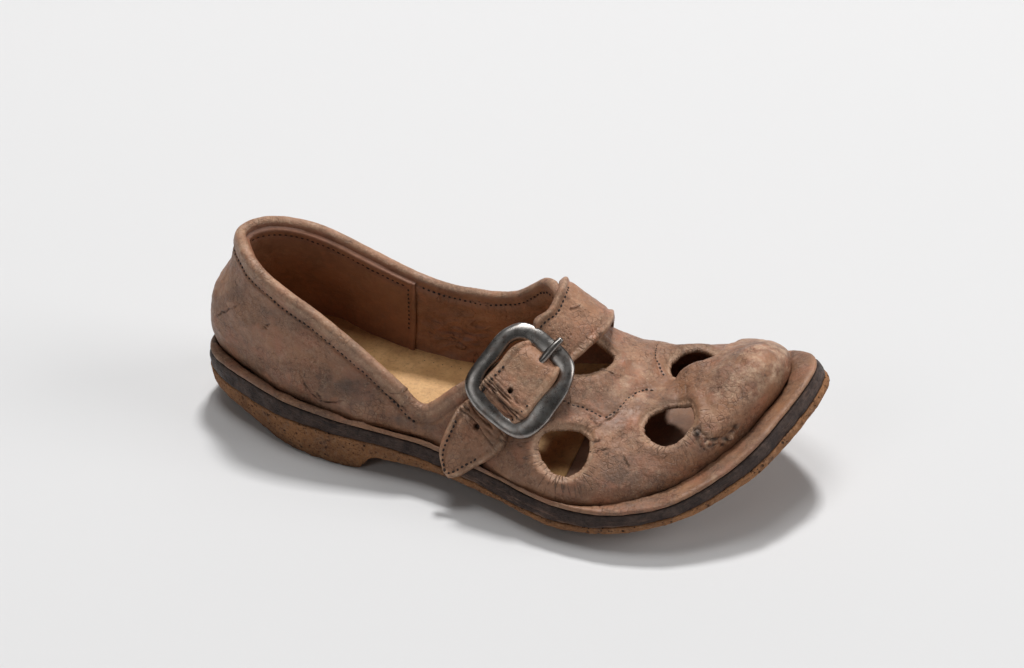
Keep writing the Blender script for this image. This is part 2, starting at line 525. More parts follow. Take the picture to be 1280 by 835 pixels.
TF = [(-9.95, -2.75, 7.12), (-9.6, -2.05, 7.22), (-8.6, -1.5, 7.25), (-7.2, -1.15, 6.98), (-5.8, -1.0, 6.45), (-4.6, -.92, 5.95), (-3.5, -.85, 5.55), (-2.5, -.85, 5.33), (-1.7, -.85, 5.27),
      (-.9, -.87, 5.32), (-.1, -.9, 5.42), (.95, -1.1, 5.92), (2.1, -1.45, 6.85)] + TN[13:]
K = np.arange(25.)
#        0    1    2    3    4    5    6    7    8    9   10   11   12   13   14   15   16   17   18   19   20   21   22   23   24
b1N = [0.85, 0.74, 0.5, 0.26, 0.15, 0.12, 0.1, 0.1, 0.1, 0.08, 0.06, 0.04, 0.02, 0.02, 0.05, 0.12, 0.22, 0.26, 0.25, 0.22, 0.2, 0.18, 0.15, 0.15, 0.15]
h1N = [.38, .38, .36, .34, .34, .34, .34, .34, .34, .34, .34, .36, .38, .4, .42, .45, .5, .52, .55, .55, .55, .55, .55, .55, .55]
b2N = [0.22, 0.2, 0.12, 0.1, 0.1, 0.1, 0.08, 0.06, 0.06, 0.2, 0.4, 0.65, 0.85, 1.1, 1.35, 1.7, 2.0, 2.1, 2.0, 1.8, 1.6, 1.3, 1.1, 0.95, 0.9]
z2N = [-.35, -.35, -.35, -.35, -.35, -.35, -.35, -.35, -.35, -.4, -.4, -.35, -.3, -.2, -.1, -.03, .03, .08, .1, .1, .08, .05, .02, 0, 0]
b1F = [0.85, 0.7, 0.36, 0.2, 0.12, 0.1, 0.1, 0.1, 0.1, 0.1, 0.1, 0.12, 0.15, 0.2, 0.25, 0.3, 0.3, 0.3, 0.3, 0.25, 0.2, 0.18, 0.15, 0.15, 0.15]
h1F = [.38, .38, .36, .34, .34, .34, .34, .34, .34, .34, .34, .36, .38, .4, .42, .45, .5, .55, .55, .55, .55, .55, .55, .55, .55]
b2F = [.22, .20, .10, .10, .10, .10, .08, .06, .06, .06, .08, .15, .4, 1.2, 1.6, 1.9, 2.1, 2.1, 1.9, 1.7, 1.5, 1.3, 1.1, .95, .9]
z2F = [-.35, -.35, -.35, -.35, -.35, -.35, -.35, -.35, -.35, -.35, -.35, -.35, -.35, -.1, 0, .1, .15, .15, .1, .1, .08, .05, .02, 0, 0]
NC, NRW = 640, 150
KQ = np.linspace(0, 24, NC)


def half(F, T, b1, h1, b2, z2, side, other):
    F = np.array(F, float); T = np.array(T, float)
    oF, oT = np.array(other[0], float), np.array(other[1], float)
    Kx = np.r_[-2, -1, K, 25, 26]
    gh = lambda A, B: np.vstack([B[2], B[1], A, B[23], B[22]])
    f = nspline(Kx, gh(F, oF), KQ); t = nspline(Kx, np.vstack([oT[2], oT[1], T, T[23], T[22]]), KQ) if False else nspline(np.r_[-2, -1, K], np.vstack([oT[2], oT[1], T]), KQ)
    f3 = np.c_[f, fz(f[:, 0], f[:, 1]) + .02]
    tg = np.gradient(f, axis=0)
    oth = nspline(Kx, gh(oF, F), KQ[:2]); tg[0] = f[1] - oth[1]
    oth = nspline(Kx, gh(oF, F), KQ[-2:]); tg[-1] = oth[0] - f[-2]
    tg /= np.linalg.norm(tg, axis=1, keepdims=True)
    out = np.c_[tg[:, 1], -tg[:, 0], np.zeros(NC)] * side
    # at the vamp the second handle leaves the ridge sideways, square to it
    tt = np.gradient(t[:, :2], axis=0); tt /= np.linalg.norm(tt, axis=1, keepdims=True) + 1e-9
    rid = np.c_[tt[:, 1], -tt[:, 0], np.zeros(NC)] * side
    w = smoothstep(12.2, 14, KQ) * (1 - smoothstep(19, 23, KQ)) * .5
    o2 = out * (1 - w[:, None]) + rid * w[:, None]; o2 /= np.linalg.norm(o2, axis=1, keepdims=True)
    I = lambda a: np.interp(KQ, K, a)
    H = t[:, 2] - f3[:, 2]
    A = f3 + out * I(b1)[:, None]; A[:, 2] += I(h1) * H
    B = t + o2 * I(b2)[:, None]; B[:, 2] += I(z2) * H
    q = np.linspace(0, 1, NRW)[:, None, None]
    return (1 - q) ** 3 * f3 + 3 * q * (1 - q) ** 2 * A + 3 * q * q * (1 - q) * B + q ** 3 * t


GN = half(FN, TN, b1N, h1N, b2N, z2N, 1, (FF, TF))
GF = half(FF, TF, b1F, h1F, b2F, z2F, -1, (FN, TN))
# near half counter-clockwise seen from above: heel -> toe along -y
fc = np.vstack([GN[0], GF[0, -2:0:-1]])                   # the closed line where the upper meets the welt
WI = np.array([fc[((fc[:, :2] - p) ** 2).sum(1).argmin()] for p in ring])
for _ in range(60):
    WI = .5 * WI + .25 * (np.roll(WI, 1, 0) + np.roll(WI, -1, 0))
WI[:, 2] = fz(WI[:, 0], WI[:, 1])
WD = RB - WI
wl = np.linalg.norm(WD[:, :2], axis=1)[:, None]


def weltpt(cm_from_foot, up):
    t = np.clip(cm_from_foot / np.maximum(wl, .12), -4, 1.0)
    return WI + WD * t + UP * up


lip = .055 * fbm(RB, 1.3, 3, 90)[:, None]
stack('welt', [weltpt(-.5, -.25), weltpt(-.03, -.20), weltpt(.035, -.12), weltpt(.075, .03) + UP * lip, weltpt(.13, .075) + UP * lip, WI + WD * .55 + UP * (.075 + .5 * lip), WI + WD * .80 + UP * .085,
               ringpt(-.04, -.065), ringpt(0, -.01), ringpt(.005, .04), ringpt(-.015, T_WELT - .015), ringpt(-.14, T_WELT + .01)], M_welt, ns=(.02, 1.6), seed=3)
iN = np.arange(NRW * NC).reshape(NRW, NC); iF = iN + NRW * NC
KC = int(np.searchsorted(KQ, 13.0))
iF[:, 0] = iN[:, 0]; iF[:, -1] = iN[:, -1]; iF[-1, KC:] = iN[-1, KC:]
UV0 = np.vstack([GN.reshape(-1, 3), GF.reshape(-1, 3)])
UT0 = np.vstack([grid_tris(iN), grid_tris(iF)[:, ::-1]])
used = np.unique(UT0); remap = np.full(len(UV0), -1); remap[used] = np.arange(len(used))
UK = np.tile(np.tile(KQ, NRW), 2)[used]; UR = np.tile(np.repeat(np.linspace(0, 1, NRW), NC), 2)[used]
USIDE = np.r_[np.zeros(NRW * NC), np.ones(NRW * NC)][used]
UV = UV0[used]; UT = remap[UT0]
for it in range(40):                                      # relax the ridge and the end of it
    acc = np.zeros_like(UV); cnt = np.zeros(len(UV))
    for a, b in ((0, 1), (1, 2), (2, 0)):
        for p, q in ((a, b), (b, a)):
            for c in range(3):
                acc[:, c] += np.bincount(UT[:, p], UV[UT[:, q], c], len(UV))
            cnt += np.bincount(UT[:, p], minlength=len(UV))
    w = (smoothstep(.9, .99, UR) * smoothstep(13.2, 14, UK) * (it < 4))
    w = w[:, None]
    UV = UV * (1 - w) + w * acc / cnt[:, None]
#BUILD#
# distance below the topline, along the wall
topN = GN[-1, :KC + 1]; topF = GF[-1, :KC + 1]
TOPL = np.vstack([topN[::-1], topF[1:]])
DT, _ = polydist(UV, TOPL[::4])
QUART = 1 - smoothstep(13.0, 14.0, UK)
rr_ = np.linalg.norm(UV - np.array(TN[-1]), axis=1)      # one clean dome where all the columns meet
an = (rr_ > .45) & (rr_ < 1.0)
qf = lambda P: np.c_[np.ones(len(P)), P[:, 0] - 9.9, P[:, 1] + 1.65, (P[:, 0] - 9.9) ** 2, (P[:, 1] + 1.65) ** 2, (P[:, 0] - 9.9) * (P[:, 1] + 1.65)]
co_ = np.linalg.lstsq(qf(UV[an]), UV[an, 2], rcond=None)[0]
wq = 1 - smoothstep(.45, .85, rr_)
m_ = wq > 0
UV[m_, 2] += (qf(UV[m_]) @ co_ - UV[m_, 2]) * wq[m_]
UN = vnormals(UV, UT)


def pole_normals(V, N):
    r = np.linalg.norm(V - np.array(TN[-1]), axis=1); w = (1 - smoothstep(.3, .6, r))[:, None]
    x, y = V[:, 0] - 9.9, V[:, 1] + 1.65
    g = np.c_[-(co_[1] + 2 * co_[3] * x + co_[5] * y), -(co_[2] + 2 * co_[4] * y + co_[5] * x), np.ones(len(V))]
    g /= np.linalg.norm(g, axis=1, keepdims=True)
    n = N * (1 - w) + g * w
    return n / np.maximum(np.linalg.norm(n, axis=1, keepdims=True), 1e-9)


UN = pole_normals(UV, UN)

# leather never lies smooth: slow dents, wrinkles, then creases and the puffed toe
lum = .055 * fbm(UV, .55, 3, 1) + .016 * fbm(UV, 2.1, 3, 7) + .005 * fbm(UV, 7.0, 3, 21)
lum *= .35 + .65 * smoothstep(.05, .5, DT + 1.0 * (UK > 13))
wr = UV * np.array([1.0, .35, 1.0])
heelz = (1 - smoothstep(-9, -5.5, UV[:, 0]))
lum += heelz * (.06 * np.exp(-((UR - .46) / .16) ** 2) - .05 * np.exp(-((UR - .72) / .12) ** 2)) * (1 - smoothstep(1.5, 4, UK))
lum += .028 * np.exp(-((DT - .20) / .16) ** 2) * QUART - .05 * np.exp(-((DT - .47) / .07) ** 2) * QUART


def blob(c, r, a): return a * np.exp(-(((UV - np.array(c)) / np.array(r)) ** 2).sum(1))


lum += blob((6.75, -1.6, 4.0), (.55, 1.1, .7), -.22) + blob((7.75, -1.5, 4.7), (.5, .8, .6), .14)
lum += blob((7.6, -3.2, 4.3), (.45, .45, .5), -.16) + blob((6.3, -3.1, 4.1), (.5, .5, .5), -.05)
lum += blob((9.7, -2.2, 5.7), (.9, 1.2, .7), .10) + blob((9.5, -4.1, 3.6), (.3, .25, .25), -.16) + blob((9.15, -4.35, 3.9), (.35, .3, .3), .06)
lum += blob((6.6, .35, 4.0), (.9, .55, .7), .24) + blob((8.05, .25, 4.3), (.55, .9, .9), -.38)
rid = (UV[:, :2] - np.array([7.25, -1.75])) @ np.array([.55, -.83]) * -1
rs = (UV[:, :2] - np.array([7.25, -1.75])) @ np.array([.80, -.60]); rt = (UV[:, :2] - np.array([7.25, -1.75])) @ np.array([.60, .80])
lum += (.13 * smoothstep(-.12, .28, rs) * np.exp(-np.clip(rs - .3, 0, 9) / .9) - .12 * np.exp(-((rs + .3) / .25) ** 2)) * np.exp(-((rt - .1) / .8) ** 2) * (UR > .3)
lum += .02 * gnoise(wr, 1.6, 31) * smoothstep(3, 6, UV[:, 0])
lum *= smoothstep(.0, .5, rr_) * .7 + .3
UV = UV + UN * lum[:, None]

STITCH_A = [(3.434, -4.988, 4.421), (3.734, -4.971, 4.263), (4.104, -4.880, 4.126), (4.503, -4.789, 3.986), (4.909, -4.735, 3.867), (5.193, -4.765, 3.790)]
STITCH_B = [(5.318, -4.764, 3.767), (5.476, -4.515, 3.826), (5.630, -4.249, 3.881), (5.753, -3.796, 3.971), (5.931, -3.406, 3.999), (6.096, -3.093, 3.994), (6.310, -2.814, 3.966), (6.569, -2.748, 3.949)]
STITCH_C = [(6.526, -1.759, 3.986), (6.295, -1.413, 3.987), (6.038, -0.984, 3.992), (5.825, -0.427, 3.931), (5.694, 0.210, 3.738)]
SLASH = [(4.986, -5.491, 3.519), (5.261, -5.037, 3.671), (5.535, -4.603, 3.787), (5.812, -4.085, 3.895)]
TEAR = [(8.707, -4.675, 3.869), (9.006, -4.727, 3.653), (9.312, -4.558, 3.509), (9.613, -4.258, 3.411), (9.802, -4.011, 3.535), (9.880, -3.893, 3.715)]
CRACKS = [[(-10.444, -3.914, 3.900), (-9.820, -4.188, 4.481), (-9.157, -4.406, 5.099)],
          [(-7.965, -4.985, 4.648), (-7.723, -5.002, 4.930)],
          [(-6.400, -5.541, 3.508), (-6.117, -5.653, 2.994), (-5.630, -5.755, 2.567), (-5.083, -5.850, 2.554), (-4.434, -5.900, 2.822)],
          [(-2.907, -5.701, 3.392), (-2.436, -5.740, 3.146), (-1.908, -5.763, 2.887)],
          [(5.387, -6.120, 3.106), (5.573, -5.961, 3.176), (5.801, -5.834, 3.219)],
          [(6.295, -5.843, 3.136), (6.536, -6.025, 2.975), (6.766, -6.256, 2.743)],
          [(4.761, -4.941, 3.828), (5.026, -5.078, 3.700), (5.153, -5.178, 3.631)],
          [(4.527, -2.905, 4.522), (4.762, -2.950, 4.395), (5.113, -3.001, 4.257)],
          [(8.810, -4.870, 3.603), (9.158, -4.780, 3.198)],
          [(-5.628, -5.743, 2.814), (-5.391, -5.796, 2.616)],
          [(5.223, -5.790, 3.321), (5.464, -5.627, 3.372)]]
HOLES = {'h1': [(3.350, -6.609, 3.103), (3.350, -6.289, 3.448), (3.621, -6.026, 3.613), (4.005, -5.789, 3.656), (4.473, -5.566, 3.625), (4.892, -5.557, 3.507), (5.113, -5.850, 3.306), (5.194, -6.335, 2.991), (5.058, -6.711, 2.717), (4.703, -6.984, 2.504), (4.214, -7.066, 2.471), (3.817, -6.973, 2.626), (3.561, -6.857, 2.791)],
         'h2': [(6.705, -4.669, 3.592), (6.692, -4.160, 3.743), (6.845, -3.811, 3.825), (7.174, -3.516, 3.948), (7.600, -3.447, 4.151), (8.045, -3.634, 4.319), (8.321, -3.949, 4.297), (8.472, -4.326, 4.129), (8.366, -4.642, 3.898), (8.143, -5.019, 3.601), (7.721, -5.191, 3.407), (7.179, -5.095, 3.411)],
         'h3': [(6.513, -0.901, 3.944), (6.516, -0.413, 3.859), (6.757, 0.120, 3.758), (7.147, 0.430, 3.803), (7.559, 0.385, 4.056), (8.012, 0.055, 4.460), (8.342, -0.601, 4.860), (8.258, -1.361, 4.959), (7.743, -1.749, 4.654), (7.164, -1.668, 4.256), (6.709, -1.318, 4.017)],
         'h4': [(3.764, -3.912, 4.764), (3.566, -3.705, 5.008), (3.773, -2.809, 5.168), (4.030, -1.807, 4.993), (4.382, -1.760, 4.690), (4.718, -1.820, 4.487), (4.819, -2.217, 4.421), (4.633, -2.852, 4.471), (4.333, -3.344, 4.552), (4.066, -3.633, 4.651)]}

crack = np.zeros(len(UV))
groove = np.zeros(len(UV))
for L in CRACKS + [SLASH]:
    L = np.array(L)
    near = (np.abs(UV - L.mean(0)) < 1.8).all(1).nonzero()[0]
    kd = np.array([UV[near[((UV[near] - p) ** 2).sum(1).argmin()]] for p in curve(L, 14)])
    kd[1:-1] += .03 * RNG.standard_normal((len(kd) - 2, 3))
    d, a = polydist(UV[near], kd)
    tl = a / a.max()
    g = np.exp(-(d / (.034 + .0 * tl)) ** 2) * np.clip(1.5 * np.sin(np.pi * np.clip(tl, .08, .92)), 0, 1)
    crack[near] = np.maximum(crack[near], g)
for L in (STITCH_A, STITCH_B, STITCH_C):
    L = curve(np.array(L), 30)
    near = (np.abs(UV - L.mean(0)) < 2).all(1).nonzero()[0]
    kd = np.array([UV[near[((UV[near] - p) ** 2).sum(1).argmin()]] for p in L])
    d, a = polydist(UV[near], kd)
    groove[near] = np.maximum(groove[near], np.exp(-(d / .07) ** 2))
# random short splits, mostly on the vamp
for i in range(150):
    k = RNG.integers(len(UV))
    if UR[k] > .93 or UK[k] > 21 or (UR[k] > .8 and UK[k] > 18):
        continue
    if UV[k, 0] < 2.5 and RNG.random() < .8:
        continue
    t = np.cross(UN[k], RNG.standard_normal(3)); t /= np.linalg.norm(t)
    b = np.cross(UN[k], t); ln = RNG.uniform(.12, .5)
    L = np.array([UV[k] + t * ln * (q - .5) + b * .05 * RNG.standard_normal() for q in np.linspace(0, 1, 5)])
    near = ((UV - UV[k]) ** 2).sum(1) < (ln * .8) ** 2
    near = near.nonzero()[0]
    if len(near) < 10:
        continue
    d, a = polydist(UV[near], L)
    crack[near] = np.maximum(crack[near], .6 * RNG.uniform(.4, 1) * np.exp(-(d / .026) ** 2))
d, a = polydist(UV, curve(np.array(TEAR), 24))
flap = np.exp(-(d / .09) ** 2)
d2_, _ = polydist(UV, curve(np.array(TEAR) + np.array([.0, .02, .14]), 24)); crev = np.exp(-(d2_ / .075) ** 2) * smoothstep(-.3, .2, gnoise(UV, 3.5, 8))
UV = UV + UN * (-.045 * crack - .045 * groove + .05 * flap - .10 * crev + np.exp(-(d / .15) ** 2) * (.10 * gnoise(UV, 5.0, 3) + .06 * gnoise(UV, 8.5, 4)) + .15 * np.exp(-(((UV - np.array(TEAR[-2]) - np.array([-.05, 0, -.06])) / .10) ** 2).sum(1)))[:, None]
tearz = np.exp(-(d / .22) ** 2)
crack = np.maximum(crack, np.clip(tearz * gnoise(UV, 6, 5) * 2.0 + .9 * crev, 0, 1))

# the round cut-outs
wear_lit = .55 * np.exp(-((DT - .10) / .14) ** 2) * QUART + .9 * tearz * (gnoise(UV, 5, 9) > .05) + .8 * np.exp(-(((UV - np.array(TEAR[-2])) / .16) ** 2).sum(1))
wear_lit = wear_lit + .55 * smoothstep(-.1, .6, fbm(UV, 1.3, 4, 46)) * np.exp(-((UV[:, 0] - 5.8) / 1.8) ** 2 - ((UV[:, 1] + 2.8) / 1.5) ** 2)  # pale dusty vamp, its top-lit brightness painted into the colour
wear_lit = wear_lit + .30 * smoothstep(.15, .9, fbm(UV, 2.6, 4, 44)) * (1 - smoothstep(-8.5, -5, UV[:, 0])) + .75 * smoothstep(-.35, .6, fbm(UV, 2.2, 4, 45)) * smoothstep(8.0, 9.8, UV[:, 0]) * smoothstep(4.2, 5.0, UV[:, 2])  # scuffed heel; golden toe wear, strengthened to paint the toe top brighter
rad_u = np.zeros(len(UV)); rad_d = np.full(len(UV), 9.0); radial = np.zeros(len(UV))
inw = np.exp(-(((UV - np.array([-1.6, -.9, 3.3])) / np.array([1.4, .6, .9])) ** 2).sum(1)) * (USIDE > 0)
THK = .10 * inw * (1 - np.abs(gnoise(UV * np.array([1, 1, 1.7]), 1.5, 70)) * 2.6) + .22 + .2 * smoothstep(.25, .9, UR) * QUART * np.where(USIDE == 0, 1 - smoothstep(8.8, 10.5, UK), 1)
dirt_shade = np.zeros(len(UV))  # stains, plus painted shade on the upper rim of the toe-side cut-out
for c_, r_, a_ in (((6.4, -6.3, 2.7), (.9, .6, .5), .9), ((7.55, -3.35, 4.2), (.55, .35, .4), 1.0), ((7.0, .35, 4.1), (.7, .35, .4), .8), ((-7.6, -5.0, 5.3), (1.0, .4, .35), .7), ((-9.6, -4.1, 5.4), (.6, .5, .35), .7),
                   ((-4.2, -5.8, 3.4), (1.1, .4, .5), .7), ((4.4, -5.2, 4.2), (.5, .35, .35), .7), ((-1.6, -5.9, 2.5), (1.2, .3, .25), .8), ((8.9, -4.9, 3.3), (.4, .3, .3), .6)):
    dirt_shade = np.maximum(dirt_shade, a_ * np.exp(-(((UV - np.array(c_)) / np.array(r_)) ** 2).sum(1)))
dirt_shade = np.maximum(dirt_shade, np.exp(-(polydist(UV, curve(np.array(TEAR), 24))[0] / .28) ** 2) * smoothstep(-.05, .35, gnoise(UV, 4.5, 95)))
dirt_shade = np.clip(dirt_shade * (1.0 + .9 * fbm(UV, 1.8, 4, 91)), 0, 1)
ATT = np.c_[crack, wear_lit, rad_u, rad_d, radial, THK, UK, UR, USIDE, dirt_shade]


def clip(V, T, A, d):
    d = np.where(np.abs(d) < 2e-3, 2e-3, d)
    ins = d > 0; n = ins[T].sum(1)
    keep = T[n == 3]; newT = [keep]
    NV = [V]; NA = [A]; cnt = len(V); cache = {}
    extraV = []; extraA = []

    def ev(i, j):
        nonlocal cnt
        k = (min(i, j), max(i, j))
        if k not in cache:
            t = d[i] / (d[i] - d[j])
            extraV.append(V[i] + t * (V[j] - V[i])); extraA.append(A[i] + t * (A[j] - A[i]))
            cache[k] = cnt; cnt += 1
        return cache[k]

    add = []
    for t in T[(n == 1) | (n == 2)]:
        a, b, c = t
        while not (ins[a] and not ins[c]):
            a, b, c = b, c, a
        if ins[b]:
            p = ev(b, c); q = ev(c, a) if True else 0
            add += [(a, b, p), (a, p, q)]
        else:
            add += [(a, ev(a, b), ev(c, a))]
    V = np.vstack([V] + ([np.array(extraV)] if extraV else [])); A = np.vstack([A] + ([np.array(extraA)] if extraA else []))
    T = np.vstack([keep, np.array(add, int).reshape(-1, 3)])
    u = np.unique(T); r = np.full(len(V), -1); r[u] = np.arange(len(u))
    return V[u], r[T], A[u]


def resnap(L, V):
    out = []
    for p in L:
        out.append(V[((V - p) ** 2).sum(1).argmin()])
    return np.array(out)


UN = vnormals(UV, UT)
for hk, H in HOLES.items():
    H = np.array(H); UN = vnormals(UV, UT)
    if hk == 'h3':
        H = np.array([UV[np.where(UN[:, 2] > .05)[0]][((UV[UN[:, 2] > .05][:, :2] - p[:2]) ** 2).sum(1).argmin()] for p in H])
    H = resnap(H, UV)
    c = H.mean(0)
    U_, S_, W_ = np.linalg.svd(H - c)
    nn = W_[2]; UN = vnormals(UV, UT)
    loc = UN[((UV - c) ** 2).sum(1) < .8 ** 2].mean(0)
    if nn @ loc < 0:
        nn = -nn
    u, v = W_[0], np.cross(nn, W_[0])
    P2 = closed(np.c_[(H - c) @ u, (H - c) @ v], 120, 6)
    near = np.where((((UV - c) ** 2).sum(1) < 2.3 ** 2) & (UN @ nn > .12) & (np.abs((UV - c) @ nn) < 1.3))[0]
    Q = np.c_[(UV[near] - c) @ u, (UV[near] - c) @ v]
    d2, _ = polydist(Q, np.vstack([P2, P2[:1]]))
    sd = np.where(pip(Q, P2), -d2, d2)
    sd = sd - .05 + .010 * gnoise(UV[near], 4.5, 61) + .006 * gnoise(UV[near], 11, 62)
    # the rim is raised, then rolls inwards
    lift = .045 * np.exp(-((sd - .24) / .20) ** 2) - .10 * np.exp(-(np.clip(sd, 0, 9) / .10) ** 2)
    UV[near] += UN[near] * lift[:, None]
    ang = np.arctan2(Q[:, 1], Q[:, 0])
    low = smoothstep(-.3, .6, -(UN[near] @ np.array([0, 0, 1])) + .75)
    better = sd < ATT[near, 3]
    ATT[near, 2] = np.where(better, ang * .95, ATT[near, 2])
    ATT[near, 3] = np.where(better, sd, ATT[near, 3])
    ATT[near, 4] = np.maximum(ATT[near, 4], np.exp(-(np.clip(sd - .1, 0, 9) / .6) ** 2) * (.12 + .88 * smoothstep(.25, .75, -UN[near, 1])))
    ATT[near, 1] = np.maximum(ATT[near, 1], .55 * np.exp(-((sd - .03) / .11) ** 2))
    D = np.full(len(UV), 9.0); D[near] = sd
    UV, UT, ATT = clip(UV, UT, ATT, D)


def solid(V, T, A, th):
    """close an open sheet: inner skin and rounded edges; returns verts, tris, attributes, slot (0 outside, 1 inside)"""
    N = pole_normals(V, vnormals(V, T))
    W = V - N * th[:, None]
    n = len(V)
    E = np.vstack([T[:, [0, 1]], T[:, [1, 2]], T[:, [2, 0]]])
    key = np.sort(E, 1); key = key[:, 0].astype(np.int64) * n + key[:, 1]
    uq, inv, c = np.unique(key, return_inverse=True, return_counts=True)
    B = E[c[inv] == 1]
    ed = V[B[:, 1]] - V[B[:, 0]]
    bd = np.zeros_like(V)
    o = np.cross(ed, (N[B[:, 0]] + N[B[:, 1]]) / 2)
    for c_ in range(3):
        bd[:, c_] += np.bincount(B[:, 0], o[:, c_], n) + np.bincount(B[:, 1], o[:, c_], n)
    bv = np.unique(B)
    bdir = bd[bv] / np.maximum(np.linalg.norm(bd[bv], axis=1, keepdims=True), 1e-9)
    mid = (V[bv] + W[bv]) / 2; hv = (V[bv] - W[bv]) / 2; r = np.linalg.norm(hv, axis=1, keepdims=True)
    vs = [V, W]; idx = [dict(zip(bv, bv))]
    base = 2 * n; steps = 6
    pos = np.full(n, -1); pos[bv] = np.arange(len(bv))
    lev = [bv]
    for j in range(1, steps):
        a = math.pi * j / steps
        vs.append(mid + math.cos(a) * hv + math.sin(a) * bdir * r)
        lev.append(base + np.arange(len(bv))); base += len(bv)
    lev.append(n + bv)
    tr = [T, T[:, ::-1] + n]; sl = [np.zeros(len(T), int), np.ones(len(T), int)]
    b0, b1 = pos[B[:, 0]], pos[B[:, 1]]
    for j in range(steps):
        p, q = lev[j], lev[j + 1]
        tr += [np.c_[p[b1], p[b0], q[b0]], np.c_[p[b1], q[b0], q[b1]]]
        sl += [np.full(2 * len(B), 0 if j < steps - 1 else 1)]
    AA = np.vstack([A, A] + [A[bv]] * (steps - 1))
    return np.vstack(vs), np.vstack(tr), AA, np.concatenate(sl)


UN = vnormals(UV, UT)
SV, ST, SA, SL = solid(UV, UT, ATT, ATT[:, 5])
make_obj('upper', SV, ST, [M_upper, M_lining], shoe, mi=SL, attrs={'crack': SA[:, 0], 'wear_lit': SA[:, 1], 'rad_u': SA[:, 2], 'rad_d': SA[:, 3], 'radial': SA[:, 4], 'dirt_shade': SA[:, 9]})

# lookup tables on the base sheet (column, row, side) for lining and stitches
IN_V = UV - UN * ATT[:, 5:6]


def build_kd(pts):
    kd = kdtree.KDTree(len(pts))
    for i, p in enumerate(pts):
        kd.insert(p, i)
    kd.balance(); return kd


# ------------------------------------------------------------------ heel lining: a thin extra layer on the inside of the quarter
def heel_lining():
    kq = 6.15
    cols = np.where(KQ <= kq)[0]
    G = np.concatenate([GN[:, cols[::-1]], GF[:, cols[1:]]], axis=1)
    nr, nc = G.shape[:2]
    idx = np.arange(nr * nc).reshape(nr, nc); T = grid_tris(idx)
    V = G.reshape(-1, 3).copy(); N = vnormals(V, T)
    out = V - np.array([-6, -3, 0])
    N = np.where(((N[:, :2] * out[:, :2]).sum(1) > 0)[:, None], N, -N)
    dtop, _ = polydist(V, TOPL[::4])
    kk = np.r_[-KQ[cols[::-1]], KQ[cols[1:]]]
    send = np.abs(np.abs(kk) - kq) * 1.05                      # cm to the vertical ends
    e = np.minimum(np.tile(send, nr), np.clip(dtop - .10, 0, 9))
    row = np.repeat(np.arange(nr) / (nr - 1), nc)
    ht = np.where(e <= 0, -.05, .14 * np.sqrt(np.clip(e / .05, 0, 1)) - .0)
    ht = ht + .02 * np.exp(-((e - .12) / .08) ** 2) - .03 * np.exp(-((e - .30) / .06) ** 2)
    th = .22 + .2 * smoothstep(.25, .9, row)
    V2 = V - N * (th + ht + .018 * fbm(V, .8, 3, 77) + .006 * fbm(V, 3, 3, 78))[:, None]
    low = row < .03
    keep = ~low
    ok = keep[T].all(1) & (dtop[T] > .06).all(1)
    T = T[ok]; u = np.unique(T); r = np.full(len(V), -1); r[u] = np.arange(len(u))
    fc = np.cross(V2[T[:, 1]] - V2[T[:, 0]], V2[T[:, 2]] - V2[T[:, 0]])
    if (fc * N[T[:, 0]]).sum() > 0:
        T = T[:, ::-1]
    o = make_obj('heel_lining', V2[u], r[T], [M_heel], shoe)
    return V2.reshape(nr, nc, 3), (-N).reshape(nr, nc, 3), e.reshape(nr, nc), kk


HL = heel_lining()


# ------------------------------------------------------------------ insole and forefoot lining
def floor_sheet(name, k0, k1, dz, mat, seed):
    ks = np.linspace(k0, k1, 220)
    a = np.stack([np.interp(ks, KQ, GN[4, :, i]) for i in range(3)], 1); b = np.stack([np.interp(ks, KQ, GF[4, :, i]) for i in range(3)], 1)
    w = np.linspace(0.0, 1.0, 70)
    V = a[:, None, :2] * (1 - w)[None, :, None] + b[:, None, :2] * w[None, :, None]
    cen = (a + b)[:, None, :2] / 2; V = V + (cen - V) * (.15 / np.linalg.norm(cen - V, axis=2, keepdims=True).clip(.16))
    V = V.reshape(-1, 2); W = np.tile(w, len(ks))
    z = fz(V[:, 0], V[:, 1]) + dz - .05 * np.sin(W * math.pi) + .015 * fbm(np.c_[V, V[:, 0] * 0], .9, 4, seed)
    V = np.c_[V, z]
    top = np.arange(len(V)).reshape(len(ks), 70)
    T = grid_tris(top)
    n = len(V); VB = V - [0, 0, .14]
    if np.cross(V[T[0, 1]] - V[T[0, 0]], V[T[0, 2]] - V[T[0, 0]])[2] < 0:
        T = T[:, ::-1]
    rim = np.r_[top[0], top[1:, -1], top[-1, -2::-1], top[-2:0:-1, 0]]
    rn = np.roll(rim, -1)
    side = np.vstack([np.c_[rim, rn, rn + n], np.c_[rim, rn + n, rim + n]])
    make_obj(name, np.vstack([V, VB]), np.vstack([T, T[:, ::-1] + n, side]), [mat], shoe)
    return V.reshape(len(ks), 70, 3)


INS = floor_sheet('insole', 0.3, 14.3, .22, M_insole, 3)
floor_sheet('forefoot_lining', 14.0, 23.9, .17, M_sock, 9)

